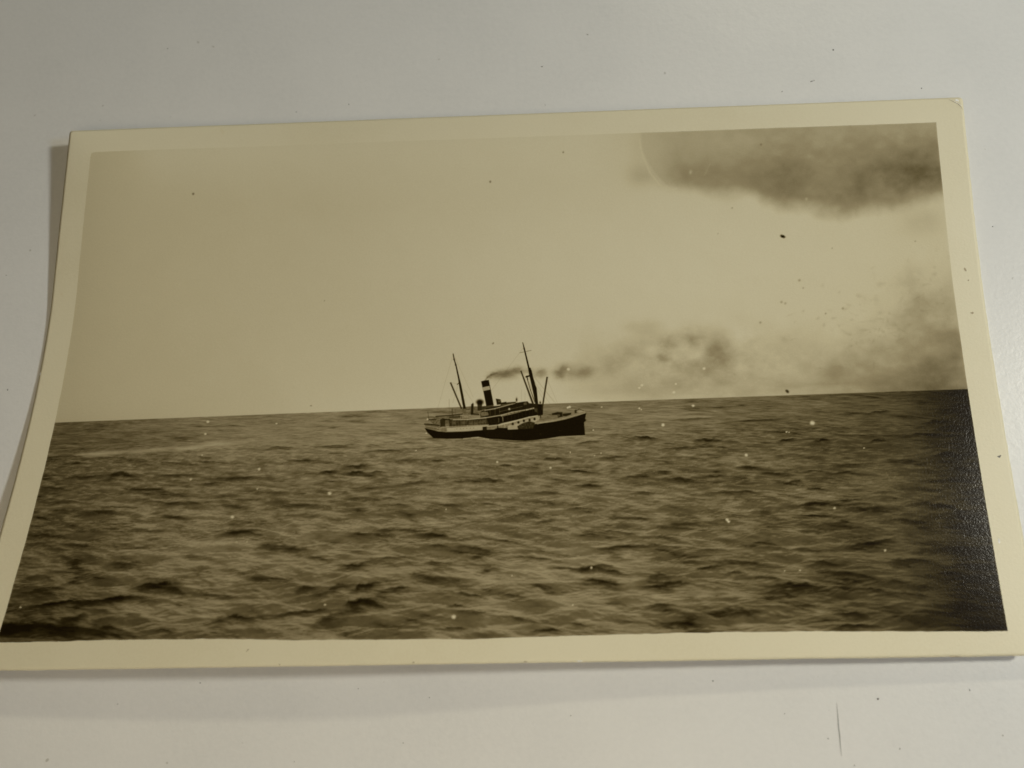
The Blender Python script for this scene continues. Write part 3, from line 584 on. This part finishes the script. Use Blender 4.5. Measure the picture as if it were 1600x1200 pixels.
for i, (px, py, rx, ry, mt) in enumerate([(1561,713.5,2.4,1.5,MAT_DUST),(1563,712,1.2,.9,MAT_DUST),(387,1016,2.4,.8,MAT_FOX),(1519,489,2,2.6,MAT_FOX),(1513,438,1.2,1.4,MAT_FOX),(1508,421,3.2,1.6,MAT_FOX),(1492,1025.5,9,1.0,MAT_FOX),(646,1035,1.5,1,MAT_FOX),(437,1038.5,1.2,.9,MAT_FOX),(821,1034,3,.8,MAT_FOX),(905,1033,4,.8,MAT_CHIP),(1561,845,1.2,4,MAT_CHIP),(63,584,.6,3.2,MAT_CHIP)]):
    decal('speck', px, py, rx, ry, i * .4 if i < 6 else 0, mt, 40 + i)
# the rubbed corner: a flake of bare fibre and the fine crack beside it
tag(decal('corner_flake', 1495, 156.8, 3.8, 1.9, -.5, MAT_CHIP, 71), 'bare white flake on the rubbed upper right corner')
def crack(name, pts, w, mat):
    uv = np.array([on_sheet(*p) for p in pts]); t = np.gradient(uv, axis=0); q = np.stack([-t[:, 1], t[:, 0]], -1); q /= np.linalg.norm(q, axis=1, keepdims=True)
    s = w * (.25 + np.sin(np.linspace(0, math.pi, len(uv))))[:, None]; L = uv + q * s; R = uv - q * s
    P = np.concatenate([L, R]); P = to_world(sheet(P[:, 0], P[:, 1]) + normal(P[:, 0], P[:, 1]) * .012); n = len(uv)
    me = bpy.data.meshes.new(name); me.from_pydata(P.tolist(), [], [(i, i + 1, n + i + 1, n + i) for i in range(n - 1)]); me.update(); return link(name, me, mat, paper)
crack('crack', [(1482,155.5),(1489,158.5),(1497,162.5),(1502,167.5),(1504,172)], .035, MAT_FOX)
crack('crack', [(1486,155),(1494,160.5),(1500,163.5),(1503,166)], .03, MAT_CHIP)

# ---- the exposed picture: one fine sheet of emulsion, cut into what it shows
us, ue = on_sheet(655, 650)[0], on_sheet(925, 650)[0]; vs_, ve = on_sheet(790, 705)[1], on_sheet(790, 530)[1]
def spaced(a, b, c, d, coarse, fine):
    return np.concatenate([np.linspace(a, b, int((b - a) / coarse) + 1)[:-1], np.linspace(b, c, int((c - b) / fine) + 1)[:-1], np.linspace(c, d, int((d - c) / coarse) + 2)])
gu = spaced(BL, us, ue, W - BR, .112, .045); gv = spaced(BB, vs_, ve, H - BT, .110, .045)
GU, GV = np.meshgrid(gu, gv[::-1])
wr = np.clip((GU - (W - BR) + 1) / 1, 0, 1); wl = np.clip((BL + 1 - GU) / 1, 0, 1); wt = np.clip((GV - (H - BT) + 1) / 1, 0, 1); wb = np.clip((BB + 1 - GV) / 1, 0, 1)
GU2 = GU + wr * .05 * edge_wobble(GV, 31) + wl * .16 * edge_wobble(GV, 32) + wl * .12 * np.exp(-((GV - H + BT) / .4) ** 2) - wr * .0
GV2 = GV + wt * .12 * edge_wobble(GU, 33) + wb * (.30 * edge_wobble(GU, 34) + .16 * np.sin(GU / 11.0)) - wt * .14 * np.exp(-((GU - BL) / .4) ** 2)
PX, PY = plan(GU2, GV2)
cv = paint(PX, PY)
T = cv.T
# the exposure fades out at its rim
rim = np.minimum(np.minimum(GU - BL, W - BR - GU), np.minimum(GV - BB, H - BT - GV)); k = np.clip(rim / .16, 0, 1); T = T * k + (1 - k) * (T * .75 + .25)
pos = to_world(sheet(GU2, GV2) + normal(GU2, GV2) * .016).astype(np.float32)
nr, nc = T.shape
cx = (PX[:-1, :-1] + PX[1:, 1:]) / 2; cy = (PY[:-1, :-1] + PY[1:, 1:]) / 2
def inside(pts, grow=0.0):
    P = np.array(pts, np.float32); w = np.zeros(cx.shape, bool)
    box = (cx > P[:, 0].min() - grow - 1) & (cx < P[:, 0].max() + grow + 1) & (cy > P[:, 1].min() - grow - 1) & (cy < P[:, 1].max() + grow + 1)
    X = cx[box]; Y = cy[box]; ins = np.zeros(X.shape, bool); d = np.full(X.shape, 1e9)
    for i in range(len(P)):
        x0, y0 = P[i]; x1, y1 = P[(i + 1) % len(P)]; ex, ey = x1 - x0, y1 - y0
        t = np.clip(((X - x0) * ex + (Y - y0) * ey) / (ex * ex + ey * ey + 1e-9), 0, 1); d = np.minimum(d, np.hypot(X - x0 - t * ex, Y - y0 - t * ey))
        if y0 != y1: ins ^= ((y0 > Y) != (y1 > Y)) & (X < (x1 - x0) * (Y - y0) / (y1 - y0) + x0)
    w[box] = ins | (d < grow); return w
def soften(a, r):
    for ax in (0, 1):
        c = np.cumsum(np.concatenate([np.repeat(np.take(a, [0], ax), r + 1, ax), a, np.repeat(np.take(a, [-1], ax), r, ax)], ax), ax)
        n = a.shape[ax]; a = (np.take(c, np.arange(2 * r + 1, 2 * r + 1 + n), ax) - np.take(c, np.arange(n), ax)) / (2 * r + 1)
    return a
ID = np.where(cy > horizon(cx), 1, 0)
dark = soften((cv.sky - T)[:-1, :-1], 6)
ID[(ID == 0) & (dark > .085) & (cy < 350) & (cx > 960)] = 2
ID[(ID == 0) & (dark > .045) & (cy > 400) & (cx > 750)] = 3
ID[inside(UPPER, .6)] = 4
for k, (pts, g) in enumerate([(AFT_MAST, .8), (FORE_MAST, .9), (AFT_BOOM, .7), (FORE_BOOM, .7), (BOW_BOOM, .7), (FUNNEL, .6), (HULL, .6)]): ID[inside(pts, g)] = 5 + k
idx = np.arange(nr * nc).reshape(nr, nc)
Q = np.stack([idx[1:, :-1], idx[1:, 1:], idx[:-1, 1:], idx[:-1, :-1]], -1)
P3 = pos.reshape(-1, 3); TT = T.ravel()
def piece(k, name, parent, label):
    F = Q[ID == k]; used, inv = np.unique(F, return_inverse=True)
    return tag(link(name, quads(name, P3[used], inv.reshape(-1, 4), None, TT[used]), MAT_PRINT, parent), label)
sky = piece(0, 'printed_sky', root, 'pale hazy sky of the picture')
piece(2, 'printed_cloud', sky, 'dark cloud bank in the upper right of the picture')
piece(3, 'printed_smoke', sky, 'smoke drifting right from the funnel')
piece(1, 'printed_sea', root, 'dark rippled sea of the picture')
ship = piece(4, 'printed_steamship', root, 'small black-hulled steamship heeling on the sea')
piece(11, 'hull', ship, 'black hull'); piece(10, 'funnel', ship, 'black funnel with a white band')
piece(5, 'mast', ship, 'after mast'); piece(6, 'mast', ship, 'fore mast with lookout')
piece(7, 'cargo_boom', ship, 'cargo boom at the after mast'); piece(8, 'cargo_boom', ship, 'cargo boom leaning aft from the fore mast'); piece(9, 'cargo_boom', ship, 'cargo boom leaning forward from the fore mast')
